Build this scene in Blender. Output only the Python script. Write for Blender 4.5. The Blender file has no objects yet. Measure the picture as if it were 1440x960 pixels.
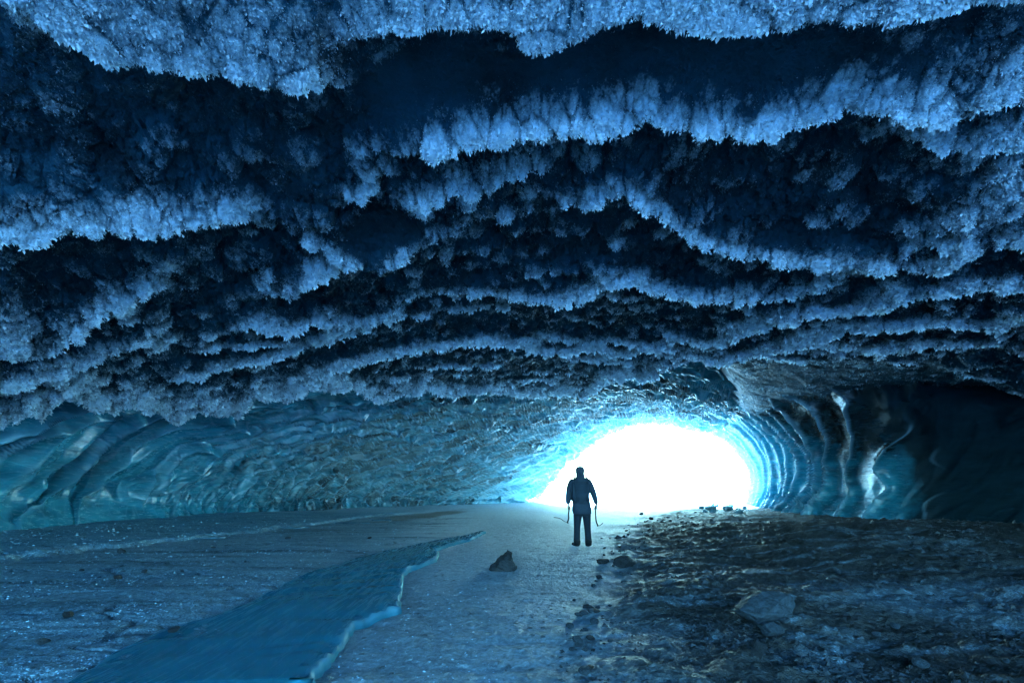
import bpy, bmesh, math, random
import numpy as np
from mathutils import Vector, Matrix

random.seed(7)
RNG = np.random.default_rng(11)
scene = bpy.context.scene
COL = scene.collection
CAM_H, F, HOR = 1.2, 640.0, 690.0        # camera height, focal length and horizon measured on the photograph

# ------------------------------------------------------------------ noise
_PR = np.random.default_rng(5)
_P = _PR.permutation(4096).astype(np.int32)
_R = _PR.random((16, 4096)).astype(np.float32)
_A = (_PR.random(4096) * 6.2831853)
_GC = np.cos(_A).astype(np.float32); _GS = np.sin(_A).astype(np.float32)

def _idx(ix, iy, seed):
    return _P[(_P[(ix + seed * 131) & 4095] + iy + seed * 17) & 4095]

def _h(ix, iy, iz, seed):
    return _R[int(iz) & 15][_idx(np.asarray(ix).astype(np.int32), np.asarray(iy).astype(np.int32), seed)]

def noise2(x, y, seed=0):
    x = np.asarray(x, np.float32); y = np.asarray(y, np.float32)
    x, y = np.broadcast_arrays(x, y)
    x0 = np.floor(x); y0 = np.floor(y); fx = x - x0; fy = y - y0
    xi = x0.astype(np.int32); yi = y0.astype(np.int32)
    u = fx * fx * (3 - 2 * fx); v = fy * fy * (3 - 2 * fy)
    pa = _P[(xi + seed * 131) & 4095]; pb = _P[(xi + 1 + seed * 131) & 4095]; q = yi + seed * 17
    def g(p, dx, dy):
        h = _P[(p + q + dy) & 4095]
        return _GC[h] * (fx - dx) + _GS[h] * (fy - dy)
    a = g(pa, 0, 0); b = g(pb, 1, 0); c = g(pa, 0, 1); d = g(pb, 1, 1)
    a += (b - a) * u; c += (d - c) * u
    return 1.5 * (a + (c - a) * v)

def fbm(x, y, oct=4, seed=0, gain=.5):
    s = 0; a = 1.0; t = 0
    for i in range(oct):
        s = s + a * noise2(x * 2 ** i, y * 2 ** i, seed + i * 17); t += a; a *= gain
    return s / t

def ridged(x, y, oct=3, seed=0):
    s = 0; a = 1.0; t = 0
    for i in range(oct):
        s = s + a * (1 - np.abs(noise2(x * 2 ** i, y * 2 ** i, seed + i * 13)) * 2); t += a; a *= .5
    return s / t

def worley(x, y, seed=0, jit=.95):
    x = np.asarray(x, np.float32); y = np.asarray(y, np.float32)
    x0 = np.floor(x); y0 = np.floor(y)
    f1 = np.full(x.shape, 9, np.float32); f2 = f1.copy(); cid = np.zeros(x.shape, np.float32)
    for dx in (-1, 0, 1):
        for dy in (-1, 0, 1):
            cx = x0 + dx; cy = y0 + dy
            h = _idx(cx.astype(np.int32), cy.astype(np.int32), seed)
            ex = cx + .5 + (_R[1][h] - .5) * jit - x; ey = cy + .5 + (_R[2][h] - .5) * jit - y
            d = np.sqrt(ex * ex + ey * ey)
            m = d < f1
            f2 = np.where(m, f1, np.minimum(f2, d)); cid = np.where(m, _R[3][h], cid); f1 = np.where(m, d, f1)
    return f1, f2, cid

def sstep(a, b, x):
    t = np.clip((x - a) / (b - a), 0, 1); return t * t * (3 - 2 * t)

# ------------------------------------------------------------------ object helpers
def tag(o, label=None, cat=None, group=None, kind=None):
    if label: o['label'] = label
    if cat: o['category'] = cat
    if group: o['group'] = group
    if kind: o['kind'] = kind
    return o

def mesh_obj(name, verts, faces, mat=None, parent=None, smooth=True, attrs=None, link=True):
    """verts (n,3) array, faces (m,3|4) array or list of lists"""
    me = bpy.data.meshes.new(name)
    V = np.asarray(verts, np.float32)
    if isinstance(faces, np.ndarray):
        m, k = faces.shape
        me.vertices.add(len(V)); me.vertices.foreach_set('co', V.ravel())
        me.loops.add(m * k); me.loops.foreach_set('vertex_index', faces.astype(np.int32).ravel())
        me.polygons.add(m); me.polygons.foreach_set('loop_start', np.arange(0, m * k, k, dtype=np.int32))
        me.update(calc_edges=True)
    else:
        me.from_pydata([tuple(v) for v in V], [], faces); me.update()
    me.polygons.foreach_set('use_smooth', np.full(len(me.polygons), smooth))
    for an, arr in (attrs or {}).items():
        if arr.ndim == 1:
            at = me.attributes.new(an, 'FLOAT', 'POINT'); at.data.foreach_set('value', arr.astype(np.float32))
        else:
            at = me.attributes.new(an, 'FLOAT_COLOR', 'POINT')
            c = np.ones((len(arr), 4), np.float32); c[:, :3] = arr; at.data.foreach_set('color', c.ravel())
    if mat: me.materials.append(mat)
    o = bpy.data.objects.new(name, me)
    if link: COL.objects.link(o)
    if parent: o.parent = parent
    return o

def grid_faces(nr, nc):
    i = np.arange(nr - 1)[:, None] * nc + np.arange(nc - 1)[None, :]
    i = i.ravel()
    return np.stack([i, i + 1, i + nc + 1, i + nc], 1)

def empty(name, loc=(0, 0, 0), rz=0):
    o = bpy.data.objects.new(name, None); COL.objects.link(o)
    o.location = loc; o.rotation_euler = (0, 0, rz); return o

# ------------------------------------------------------------------ materials
class NT:
    def __init__(s, name):
        s.m = bpy.data.materials.new(name); s.m.use_nodes = True
        s.t = s.m.node_tree; s.t.nodes.clear(); s.out = s.n('ShaderNodeOutputMaterial')
    def n(s, typ, **kw):
        nd = s.t.nodes.new(typ)
        for k, v in kw.items():
            if k.startswith('_'): setattr(nd, k[1:], v)
            else: s.set(nd, k.replace('__', ' '), v)
        return nd
    def set(s, nd, k, v):
        inp = nd.inputs[int(k)] if k.isdigit() else nd.inputs[k]
        if isinstance(v, bpy.types.NodeSocket): s.t.links.new(v, inp)
        else:
            if isinstance(v, tuple) and len(v) == 3 and inp.type == 'RGBA': v = (*v, 1)
            inp.default_value = v
    def attr(s, name): return s.n('ShaderNodeAttribute', _attribute_name=name)
    def noise(s, scale, detail=4, vec=None, rough=.55):
        nd = s.n('ShaderNodeTexNoise', Scale=scale, Detail=detail, Roughness=rough)
        s.set(nd, 'Vector', vec if vec is not None else s.pos()); return nd.outputs['Fac']
    def pos(s):
        return s.n('ShaderNodeNewGeometry').outputs['Position']
    def mapv(s, sc, rot=(0, 0, 0)):
        nd = s.n('ShaderNodeMapping'); s.set(nd, 'Vector', s.pos()); nd.inputs['Scale'].default_value = sc
        nd.inputs['Rotation'].default_value = rot; return nd.outputs['Vector']
    def ramp(s, fac, a, b, c0=(0, 0, 0), c1=(1, 1, 1)):
        r = s.n('ShaderNodeValToRGB'); s.set(r, 'Fac', fac)
        e = r.color_ramp.elements; e[0].position = a; e[1].position = b
        e[0].color = (*c0, 1); e[1].color = (*c1, 1); return r.outputs['Color']
    def mix(s, f, a, b, bt='MIX'):
        nd = s.n('ShaderNodeMix', _data_type='RGBA', _blend_type=bt)
        s.set(nd, '0', f); s.set(nd, '6', a); s.set(nd, '7', b); return nd.outputs[2]
    def math(s, op, a, b=0.0):
        nd = s.n('ShaderNodeMath', _operation=op); s.set(nd, '0', a); s.set(nd, '1', b); return nd.outputs[0]
    def bump(s, h, dist, strength=1.0):
        nd = s.n('ShaderNodeBump', Strength=strength, Distance=dist); s.set(nd, 'Height', h); return nd.outputs[0]
    def princ(s, col, rough=.5, normal=None, spec=.5, **kw):
        p = s.n('ShaderNodeBsdfPrincipled'); s.set(p, 'Base Color', col); s.set(p, 'Roughness', rough)
        s.set(p, 'Specular IOR Level', spec)
        if normal is not None: s.set(p, 'Normal', normal)
        for k, v in kw.items(): s.set(p, k.replace('__', ' '), v)
        return p.outputs[0]
    def addtrans(s, sh, col, fac, normal=None):
        t = s.n('ShaderNodeBsdfTranslucent'); s.set(t, 'Color', col)
        if normal is not None: s.set(t, 'Normal', normal)
        m = s.n('ShaderNodeMixShader'); s.set(m, '0', fac); s.set(m, '1', sh); s.set(m, '2', t.outputs[0]); return m.outputs[0]
    def done(s, sh): s.t.links.new(sh, s.out.inputs['Surface']); return s.m

FROST_C = (.72, .86, .96); DEEP_C = (.014, .070, .125)

def m_ceiling():
    t = NT('frosted_ice')
    f = t.attr('frost').outputs['Fac']
    n1 = t.noise(9, 5); n2 = t.noise(40, 3)
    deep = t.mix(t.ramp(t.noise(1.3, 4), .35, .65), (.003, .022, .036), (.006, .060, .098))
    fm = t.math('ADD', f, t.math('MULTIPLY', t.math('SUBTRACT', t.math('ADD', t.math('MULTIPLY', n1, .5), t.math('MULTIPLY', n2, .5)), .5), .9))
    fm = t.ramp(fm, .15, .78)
    col = t.mix(fm, deep, t.mix(n2, (.50, .72, .88), FROST_C))  # crest light and hollow shade painted in together with real frost
    b = t.bump(t.math('ADD', t.math('ADD', t.math('MULTIPLY', n2, .6), n1), t.math('MULTIPLY', t.noise(120, 2), .25)), .045, 1.0)
    return t.done(t.princ(col, t.math('SUBTRACT', .80, t.math('MULTIPLY', t.math('SUBTRACT', 1.0, fm), .1)), b, .25))

def m_wall():
    t = NT('blue_glacier_ice')
    d = t.attr('dirt').outputs['Fac']; dl = t.attr('dull').outputs['Fac']; th = t.attr('thin').outputs['Fac']; e = t.attr('edge').outputs['Fac']
    v = t.mapv((.5, .5, 2.2), (.3, .35, .2))
    n1 = t.noise(1.6, 6, v, .62); n2 = t.noise(7, 5, v, .6)
    col = t.mix(t.ramp(n1, .32, .68), (.008, .13, .20), (.024, .34, .46))
    col = t.mix(t.math('MULTIPLY', t.ramp(n2, .55, .75), .35), col, (.05, .32, .44))
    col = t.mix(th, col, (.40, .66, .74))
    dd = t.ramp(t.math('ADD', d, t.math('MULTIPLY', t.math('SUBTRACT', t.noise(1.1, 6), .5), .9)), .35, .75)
    col = t.mix(dd, col, t.mix(n1, (.003, .010, .015), (.010, .034, .050)))  # real dirt streaks plus shade painted into the wall colour
    col = t.mix(t.math('MULTIPLY', e, .75), col, (.42, .72, .90))  # crest highlights painted into the ice colour
    b = t.bump(t.math('ADD', n1, t.math('MULTIPLY', n2, .35)), .06, .7)
    sh = t.princ(col, t.math('ADD', t.math('ADD', .10, t.math('MULTIPLY', n2, .30)), t.math('MULTIPLY', dl, .5)), b, t.math('MULTIPLY', t.math('SUBTRACT', 1.0, dl), .75))
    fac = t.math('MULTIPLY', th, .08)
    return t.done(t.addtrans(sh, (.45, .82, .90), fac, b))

def m_frost():
    t = NT('hoar_frost')
    c = t.mix(t.attr('tone').outputs['Fac'], (.006, .045, .075), (.82, .91, .97))
    sh = t.princ(c, .45, None, .25)
    return t.done(t.addtrans(sh, t.mix(t.attr('tone').outputs['Fac'], (.01, .12, .2), (.66, .86, 1.0)), .4))

def m_floor():
    t = NT('cave_floor')
    c = t.attr('tint').outputs['Color']; g = t.attr('gloss').outputs['Fac']
    n1 = t.noise(3, 6); n2 = t.noise(28, 4); n3 = t.math('ADD', t.math('MULTIPLY', t.noise(70, 3), .6), t.math('MULTIPLY', t.noise(13, 3), .4))
    col = t.mix(t.ramp(n2, .35, .7), c, t.mix(.45, c, (.008, .012, .014)))
    col = t.mix(t.math('MULTIPLY', t.ramp(n3, .52, .66), t.attr('rime').outputs['Fac']), col, (.50, .74, .9))
    h = t.math('ADD', t.math('MULTIPLY', n2, .7), t.math('MULTIPLY', n3, .5))
    b = t.bump(t.math('ADD', h, n1), .05, t.math('SUBTRACT', 1.0, t.math('MULTIPLY', g, .75)))
    return t.done(t.princ(col, t.math('SUBTRACT', .80, t.math('MULTIPLY', g, .50)), b, .38))

def m_slab():
    t = NT('clear_blue_ice')
    v = t.mapv((2.6, .22, 3), (0, 0, .40))
    n1 = t.noise(1.7, 6, v, .6); n2 = t.noise(9, 4, v, .6)
    e = t.attr('edge').outputs['Fac']
    sx = t.n('ShaderNodeSeparateXYZ', Vector=t.n('ShaderNodeNewGeometry').outputs['Normal'])
    flat = t.ramp(sx.outputs['Z'], .72, .97); brk = t.ramp(t.noise(5, 3), .56, .66)
    spc = t.math('MAXIMUM', t.math('MULTIPLY', flat, .6), t.math('ADD', .03, t.math('MULTIPLY', brk, .5)))
    col = t.mix(t.ramp(n1, .35, .7), (.014, .15, .215), (.026, .21, .285))
    col = t.mix(t.math('MULTIPLY', t.ramp(n2, .6, .75), .4), col, (.12, .22, .22))
    col = t.mix(t.math('MULTIPLY', e, .9), col, (.26, .50, .60))
    b = t.bump(t.math('ADD', n1, n2), .008, .4)
    return t.done(t.princ(col, t.math('ADD', t.math('ADD', .14, t.math('MULTIPLY', t.math('SUBTRACT', 1.0, flat), .5)), t.math('MULTIPLY', n2, .25)), b, spc))

def m_rock(name, c0, c1, rough=.7, sc=6):
    t = NT(name)
    n1 = t.noise(sc, 6, t.n('ShaderNodeTexCoord').outputs['Object']); n2 = t.noise(sc * 8, 3, t.n('ShaderNodeTexCoord').outputs['Object'])
    col = t.mix(t.ramp(n1, .3, .7), c0, c1)
    return t.done(t.princ(col, rough, t.bump(t.math('ADD', n1, t.math('MULTIPLY', n2, .4)), .03, .8), .4))

def m_cloth(name, c, rough=.85, sc=60):
    t = NT(name)
    o = t.n('ShaderNodeTexCoord').outputs['Object']
    n = t.noise(sc, 3, o); n1 = t.noise(7, 3, o)
    col = t.mix(n, tuple(x * .75 for x in c), tuple(min(1, x * 1.2) for x in c))
    return t.done(t.princ(col, rough, t.bump(t.math('ADD', n1, t.math('MULTIPLY', n, .2)), .03, .6), .3))

MC, MW, MF, MG, MS = m_ceiling(), m_wall(), m_frost(), m_floor(), m_slab()

# ------------------------------------------------------------------ cave ceiling: ridges of frosted ice
def zc(x, y):
    k = np.where(x < 0, .0172, .005)
    return 5.3 + .04 * (y - 4) - k * x * x

def to_ceiling(px, py, A):
    a = (np.asarray(px, float) - 720) / F; s = (HOR - np.asarray(py, float)) / F
    D = np.full(a.shape, 8.0)
    for _ in range(40):
        D = .5 * D + .5 * np.clip((zc(a * D, D) - A - CAM_H) / s, 1.5, 60)
    return a, D

# crest lines: (points on the photograph, drop m, near-side width m, strength of frost with painted light, its width m)
RIDGES = [
 ([(-200,-60),(0,5),(60,45),(150,85),(260,115),(350,130),(430,150),(480,178),(510,190)], .62, 1.3, .9, 2.2),
 ([(440,150),(480,98),(530,72),(600,58),(680,46),(720,60),(750,95),(790,92),(850,58),(900,48),(980,52),(1060,56),(1130,55),(1240,50),(1330,38),(1440,20),(1600,-20)], .50, 1.0, 1.0, 1.6),
 ([(480,250),(530,242),(600,225),(680,203),(720,196),(800,188),(880,186),(960,182),(1020,188),(1090,183),(1180,172),(1250,168),(1330,180),(1400,165),(1600,130)], .42, .5, 1.0, .46),
 ([(1180,196),(1240,205),(1300,200),(1360,215),(1440,200),(1600,190)], .25, .5, .75, .6),
 ([(470,285),(510,275),(540,255)], .22, .4, .8, .4),
 ([(510,320),(560,300),(610,285),(640,270),(670,280),(700,262),(740,248),(770,255),(800,230)], .34, .6, .95, .5),
 ([(380,300),(420,350),(470,372),(515,382),(550,376),(580,362),(615,342),(660,326),(720,328),(740,322)], .45, .8, .55, .35),
 ([(360,418),(400,425),(430,395),(460,385),(500,378)], .34, .6, .9, .7),
 ([(-150,345),(0,334),(100,328),(190,322),(250,325),(320,318),(370,330),(420,320)], .45, .5, 1.0, .42),
 ([(720,328),(770,290),(810,300),(840,285),(870,268),(905,285),(940,310),(980,338),(1020,352),(1080,366),(1150,370),(1220,376),(1270,378),(1320,376),(1365,352),(1440,342),(1600,320)], .36, .55, .75, .30),
 ([(1265,378),(1285,352),(1320,330),(1370,302),(1440,272),(1600,230)], .28, .5, .8, .30),
 ([(560,440),(600,428),(660,422),(720,422),(770,426),(820,416),(850,400),(890,396),(920,408),(960,420),(1000,422),(1060,418),(1100,422),(1145,416),(1190,395),(1240,385)], .36, .5, .85, .28),
 ([(840,395),(858,385),(862,345)], .2, .4, .8, .3),
 ([(-150,500),(0,495),(40,498),(70,500),(100,478),(150,440),(190,425),(230,400),(300,380)], .30, .7, .9, .7),
 ([(140,450),(170,440),(200,425)], .14, .4, .8, .3),
 ([(-150,560),(0,548),(60,530),(110,520),(150,500),(200,490),(240,500),(280,490)], .30, .5, .9, .5),
 ([(260,530),(280,495),(310,480),(360,455),(400,463),(440,452),(500,462),(540,455),(575,435),(600,428)], .30, .45, .95, .42),
 ([(260,545),(300,520),(360,512),(400,500),(440,488),(480,478),(520,470),(560,450)], .26, .4, .85, .40),
 ([(360,540),(420,535),(470,522),(520,505),(560,498),(600,490),(640,488),(680,478),(720,483),(760,497),(800,500),(840,490),(870,505),(920,492),(960,480),(1005,488)], .26, .4, .8, .35),
 ([(900,470),(950,480),(1005,488),(1040,470),(1090,455),(1130,440),(1180,442),(1230,432),(1270,418),(1330,410),(1380,402),(1440,402),(1600,380)], .26, .4, .8, .25),
 ([(900,510),(960,498),(1010,506),(1060,500),(1120,486),(1180,468),(1240,462),(1320,458),(1400,466),(1440,452),(1600,440)], .22, .35, .75, .25),
 ([(1080,500),(1110,490),(1160,500),(1230,495),(1300,488),(1360,488),(1440,492)], .18, .3, .6, .2),
]
# the lowest fringe, where the frosted ceiling ends in front of the smooth wall
LIP = [(-250,600),(0,592),(20,590),(45,575),(60,588),(90,560),(110,568),(160,585),(185,570),(215,580),(250,590),(290,578),(335,588),(360,556),(400,562),(440,545),(470,548),(500,552),(540,565),(565,555),(600,550),(640,558),(690,552),(745,560),(790,556),(820,560),(850,540),(880,530),(910,535),(950,515),(1000,512),(1060,520),(1120,515),(1200,520),(1300,520),(1440,560),(1700,600)]

NA, NY = 1500, 880
a = np.linspace(-1.32, 1.32, NA)
y = 2.6 * (34 / 2.6) ** np.linspace(0, 1, NY)
AA, YY = np.meshgrid(a.astype(np.float32), y.astype(np.float32))
XX = AA * YY

wx = .30 * fbm(XX * .55, YY * .55, 3, 5) ; wy = .30 * fbm(XX * .55 + 31, YY * .55, 3, 6)
fine = .06 * fbm(XX * 3.2, YY * 3.2, 3, 9)
drop = .10 * fbm(XX * .16, YY * .22, 3, 3) + .05 * fbm(XX * .7, YY * .9, 3, 4)
frost = np.zeros_like(XX)
soft = np.zeros_like(XX)
VARY = [1 + .22 * noise2(XX * 1.1, YY * 1.1, 40 + i) for i in range(4)]
for i, (pts, A, w, fs, fw) in enumerate(RIDGES):
    p = np.array(pts, float)
    o = np.argsort(p[:, 0]); p = p[o]
    ra, rD = to_ceiling(p[:, 0], p[:, 1], A + .09)
    Dc = np.exp(np.interp(a, ra, np.log(rD)))
    kk = np.exp(-np.linspace(-2, 2, 41) ** 2); kk /= kk.sum(); Dc = np.convolve(np.pad(Dc, 20, mode='edge'), kk, 'valid')
    slope = np.gradient(Dc, a * Dc + np.arange(NA) * 1e-6)
    cs = 1 / np.sqrt(1 + np.clip(slope, -3, 3) ** 2)
    L = (ra[-1] - ra[0]); ed = min(.24, L * .42); aw = a[None] + .05 * fbm(XX * .9, YY * 1.3, 3, 600 + i)
    env = sstep(ra[0] - ed * .4, ra[0] + ed, aw) * (1 - sstep(ra[-1] - ed, ra[-1] + ed * .4, aw))
    t = (YY - Dc[None]) * cs[None] + fine * .9
    near = np.exp(-np.maximum(-t, 0) / w * 1.35) ; far = np.exp(-(np.maximum(t, 0) / .13) ** 1.4)
    prof = np.where(t < 0, near, far) * env
    vary = VARY[i % 4]
    drop += np.maximum(0, A * prof * vary - soft * .6)
    soft = np.maximum(soft, A * prof * vary)
    fw = fw * (.62 if fw < 1.5 else 1.0)
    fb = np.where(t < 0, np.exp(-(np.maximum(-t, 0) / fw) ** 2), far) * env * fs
    rim_light = np.where(t < 0, np.exp(-(np.maximum(-t, 0) / (.10 + .012 * YY)) ** 2), far) * env * min(1, fs * 1.15)
    frost = np.maximum(frost, np.maximum(fb * .72, rim_light))  # bands and rims paint light on the crests along with real frost
# secondary small ledges between the big ones
ph = np.log(YY) * 8.5 + 1.1 * fbm(XX * .28, YY * .22, 3, 71) + .12 * AA
fr = ph - np.floor(ph)
msk = sstep(-.12, .25, fbm(XX * .45, YY * .6, 2, 72)) * sstep(6, 9, YY)
saw = fr ** 2.2 * (1 - sstep(.93, 1.0, fr))
drop += .17 * saw * msk
frost = np.maximum(frost, .75 * msk * sstep(.62, .93, fr) * sstep(6, 11, YY))

# smooth, barely frosted hollows (ellipses read on the photograph)
PX = 720 + F * AA; Z0 = zc(XX, YY); PY = HOR - F * (Z0 - .25 - CAM_H) / YY
bare = np.zeros_like(XX)
for cx, cy, rx, ry, st in [(1010,110,330,52,1),(640,150,150,70,.9),(540,330,60,45,.8),(240,45,30,16,.9),(1230,15,140,32,.9),(950,100,140,55,1),(60,240,120,60,.4),(1150,340,110,30,.5)]:
    q = np.hypot((PX - cx) / rx, (PY - cy) / ry) + .25 * fbm(XX * 1.3, YY * 1.3, 3, 33)
    bare = np.maximum(bare, st * (1 - sstep(.75, 1.1, q)))
bare *= 1 - .95 * np.clip(frost * 1.6 - .15, 0, 1)
for cx, cy, rx, ry, st in [(1225,2,135,30,.9),(236,48,26,13,.9)]:
    q = np.hypot((PX - cx) / rx, (PY - 12 - cy) / ry) + .25 * fbm(XX * 2.3, YY * 2.3, 3, 34)
    bare = np.maximum(bare, st * (1 - sstep(.75, 1.1, q)))
topb = 1 - sstep(-10, 60, PY - (60 + 0 * PX))
# frost clumps hanging like cauliflower heads
k1x = XX + wx * .35; k1y = YY + wy * .35
f1, f2, c1 = worley(k1x * 3.0, k1y * 2.6, 21)
g1, g2, c2 = worley(k1x * 9 + 3, k1y * 8, 22)
e1, e2, c3 = worley(XX * 20, YY * 18, 23)
dome = np.sqrt(np.clip(1 - (f1 / .62) ** 2, 0, 1)) * (.35 + .65 * c1)
dome2 = np.sqrt(np.clip(1 - (g1 / .62) ** 2, 0, 1)) * (.3 + .7 * c2)
dome3 = np.clip(1 - e1, 0, 1)
_p = np.array(LIP, float); _la, _lD = to_ceiling(_p[:, 0], _p[:, 1], .45); beyond = sstep(-.3, .8, YY - np.interp(a, _la, np.clip(_lD, 3, 27))[None])
rug = (1 - .8 * beyond) * (1 - .93 * bare) * (1 - .55 * topb)
amp = np.clip(.6 + .5 * frost, 0, 1.1) * rug * sstep(2, 6, YY)
drop += amp * ((.10 + .22 * (1 - sstep(.1, .45, frost))) * dome + .11 * dome2 + .055 * dome3)
drop += .02 * fbm(XX * 9, YY * 9, 3, 91) * (1 - .6 * bare)
# the fringe of hanging icy frost at the lower lip, then up and out of sight above the smooth vault
p = np.array(LIP, float)
la, lD = to_ceiling(p[:, 0], p[:, 1], .45)
lD = np.clip(lD, 3, 27)
Dl = np.interp(a, la, lD)
t = YY - Dl[None] + .35 * fbm(XX * 2.5, YY * .3, 3, 61)
lipw = np.exp(-np.maximum(-t, 0) / .8)
right = sstep(.28, .55, AA)
drop += (.35 * (1 - .8 * right)) * lipw * (t < 0) + (.35 * (1 - .8 * right)) * (t >= 0) * np.exp(-(np.maximum(t, 0) / .25))
drop -= (1.6 * sstep(0, 1.2, t) + .35 * np.maximum(t, 0)) * (1 - right) + right * (.3 * sstep(0, 2, t))
leftband = (1 - sstep(.10, .45, AA))
frost = np.maximum(frost, .95 * np.exp(-(np.maximum(-t, 0) / 1.3) ** 2) * (1 - right) * (t < .3) * (.75 + .25 * noise2(XX * 1.5, YY * 1.5, 8)))
frost *= (1 - .9 * bare) * (1 + .35 * sstep(8, 13, YY))  # far frost raised to paint in brightness the light lacks there
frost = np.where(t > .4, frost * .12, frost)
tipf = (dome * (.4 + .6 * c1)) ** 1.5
frost = np.clip(frost * (.60 + .55 * tipf + .25 * dome2 * c2) + (1 - bare) * (.02 + .40 * tipf ** 1.3 + .16 * dome2 ** 2 * c2) + .04 * fbm(XX * .8, YY * .8, 3, 55), 0, 1)  # clump tips paler: frost build-up and painted light on each lobe
q1, q2, qc = worley(k1x * 5.5 + 7, k1y * 5.0, 26)
crev_shade = sstep(.0, .16, f2 - f1) * (.30 + .70 * sstep(0, .20, q2 - q1)) * (.45 + .55 * sstep(0, .22, g2 - g1))  # shade painted into the creases between clumps
patch = sstep(-.28, .12, fbm(XX * 1.5, YY * 1.5, 4, 56, .6))
keep_ = np.clip(.38 + .62 * crev_shade, 0, 1) * (.60 + .40 * patch) * (.72 + .5 * qc)
keep_ = keep_ + (1 - keep_) * .35 * np.clip(frost * 2 - 1, 0, 1)
frost = np.clip(frost * keep_ * 1.22, 0, 1)
drop -= amp * .05 * (1 - sstep(0, .2, q2 - q1))
ZZ = zc(XX, YY) - drop
CX = XX + .02 * fbm(XX * 6, YY * 6, 2, 92); 
cv = np.stack([CX.ravel(), YY.ravel(), ZZ.ravel()], 1)
ceil_o = mesh_obj('ceiling', cv, grid_faces(NY, NA), MC, attrs={'frost': frost.ravel()})
tag(ceil_o, 'rippled dark blue ice ceiling with frosted crests over the whole cave', 'cave ceiling', kind='structure')

# ------------------------------------------------------------------ smooth vault and walls (lofted sections)
SEC = {
 -9: [(-12,0),(-13,1.0),(-12.6,2.2),(-11,3.6),(-7,4.6),(-3,5.0),(2,5.2),(7,5.0),(11,4.5),(14,3.6),(16.5,2.4),(17,1.2),(17,0)],  # unseen rear end, left open to let fill light in
 -3: [(-14,0),(-15,1.2),(-14.6,2.6),(-13,4.5),(-9,6.3),(-4,7.3),(2,7.6),(8,7.5),(14,6.7),(18,5),(20.5,3),(21,1.2),(21,0)],
 8: [(-13.6,0),(-14.8,1.2),(-14.4,2.4),(-12.8,4.2),(-9,6.0),(-4,7.1),(2,7.5),(8,7.5),(14,6.7),(18,5),(20.5,3),(21,1.2),(21,0)],
 12: [(-13.4,0),(-14.6,1.0),(-14.2,2.2),(-12.4,4.0),(-9,5.9),(-4,7.2),(2,7.5),(8,7.6),(13,6.9),(17.5,5.2),(20,3.2),(20.6,1.2),(20.6,-.1)],
}
def foot(pts):
    return [(pts[0][0], pts[0][1] - .7)] + list(pts) + [(pts[-1][0], pts[-1][1] - .7)]
def secpx(D, pts): return [((px - 720) / F * D, CAM_H - (py - HOR) / F * D) for px, py in pts]
SEC[16] = secpx(16, [(165,739),(120,705),(125,650),(205,560),(390,480),(600,440),(800,418),(1000,425),(1200,460),(1340,530),(1410,600),(1440,680),(1436,737)])
SEC[17.6] = secpx(17.6, [(225,735),(195,705),(205,650),(290,570),(430,510),(610,470),(800,450),(980,455),(1130,490),(1250,560),(1300,620),(1310,680),(1300,733)])
SEC[19] = secpx(19, [(262,733),(240,705),(255,650),(330,585),(460,530),(620,490),(800,472),(970,480),(1100,515),(1180,570),(1228,630),(1240,690),(1225,731)])
SEC[24] = secpx(24, [(400,722),(385,700),(400,655),(480,605),(590,565),(700,540),(800,528),(930,525),(1040,548),(1100,585),(1140,630),(1150,685),(1125,724)])
SEC[30] = secpx(30, [(560,713),(550,695),(580,665),(640,628),(700,600),(770,577),(850,562),(930,560),(1010,574),(1060,602),(1092,640),(1100,685),(1085,718)])
SEC[38] = secpx(38, [(735,703),(752,690),(772,668),(800,640),(826,620),(856,602),(892,592),(932,589),(985,595),(1025,612),(1050,640),(1063,675),(1058,712)])
SEC[39.5] = secpx(38, [(715,704),(735,685),(755,660),(785,630),(815,606),(850,588),(890,578),(932,575),(990,581),(1035,600),(1064,632),(1078,670),(1072,712)])
ks = sorted(SEC)
for k_ in ks: SEC[k_] = foot(SEC[k_])
def resample(pts, n):
    P = np.array(pts, float)
    # Catmull-Rom through the points
    Q = np.vstack([2 * P[0] - P[1], P, 2 * P[-1] - P[-2]])
    out = []
    tt = np.linspace(0, len(P) - 1 - 1e-9, n)
    i = tt.astype(int); f = (tt - i)[:, None]
    p0, p1, p2, p3 = Q[i], Q[i + 1], Q[i + 2], Q[i + 3]
    return .5 * (2 * p1 + (p2 - p0) * f + (2 * p0 - 5 * p1 + 4 * p2 - p3) * f ** 2 + (3 * p1 - p0 - 3 * p2 + p3) * f ** 3)
NS, ND = 1150, 620
su = np.linspace(0, 1, NS)
secs = np.array([resample(SEC[k], NS) for k in ks])            # K,NS,2
kd = np.array(ks, float)
dy = np.concatenate([np.linspace(-9, 10, 60)[:-1], 10 * (39.5 / 10) ** np.linspace(0, 1, ND - 59)])
def hermite(xs, ys, x):
    m = np.zeros_like(ys); d = np.diff(ys, axis=0) / np.diff(xs)[:, None, None]
    m[1:-1] = .5 * (d[1:] + d[:-1]); m[0] = d[0]; m[-1] = d[-1]
    m[1:-1] = np.where(d[1:] * d[:-1] > 0, m[1:-1], 0)
    i = np.clip(np.searchsorted(xs, x, side='right') - 1, 0, len(xs) - 2)
    h = (xs[i + 1] - xs[i]); f = (x - xs[i]) / h
    f = f[:, None, None]; h = h[:, None, None]
    return (2 * f**3 - 3 * f**2 + 1) * ys[i] + (f**3 - 2 * f**2 + f) * h * m[i] + (-2 * f**3 + 3 * f**2) * ys[i + 1] + (f**3 - f**2) * h * m[i + 1]
W = hermite(kd, secs, dy)
TX, TZ = W[..., 0], W[..., 1]
TY = np.repeat(dy[:, None], NS, 1)
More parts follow.
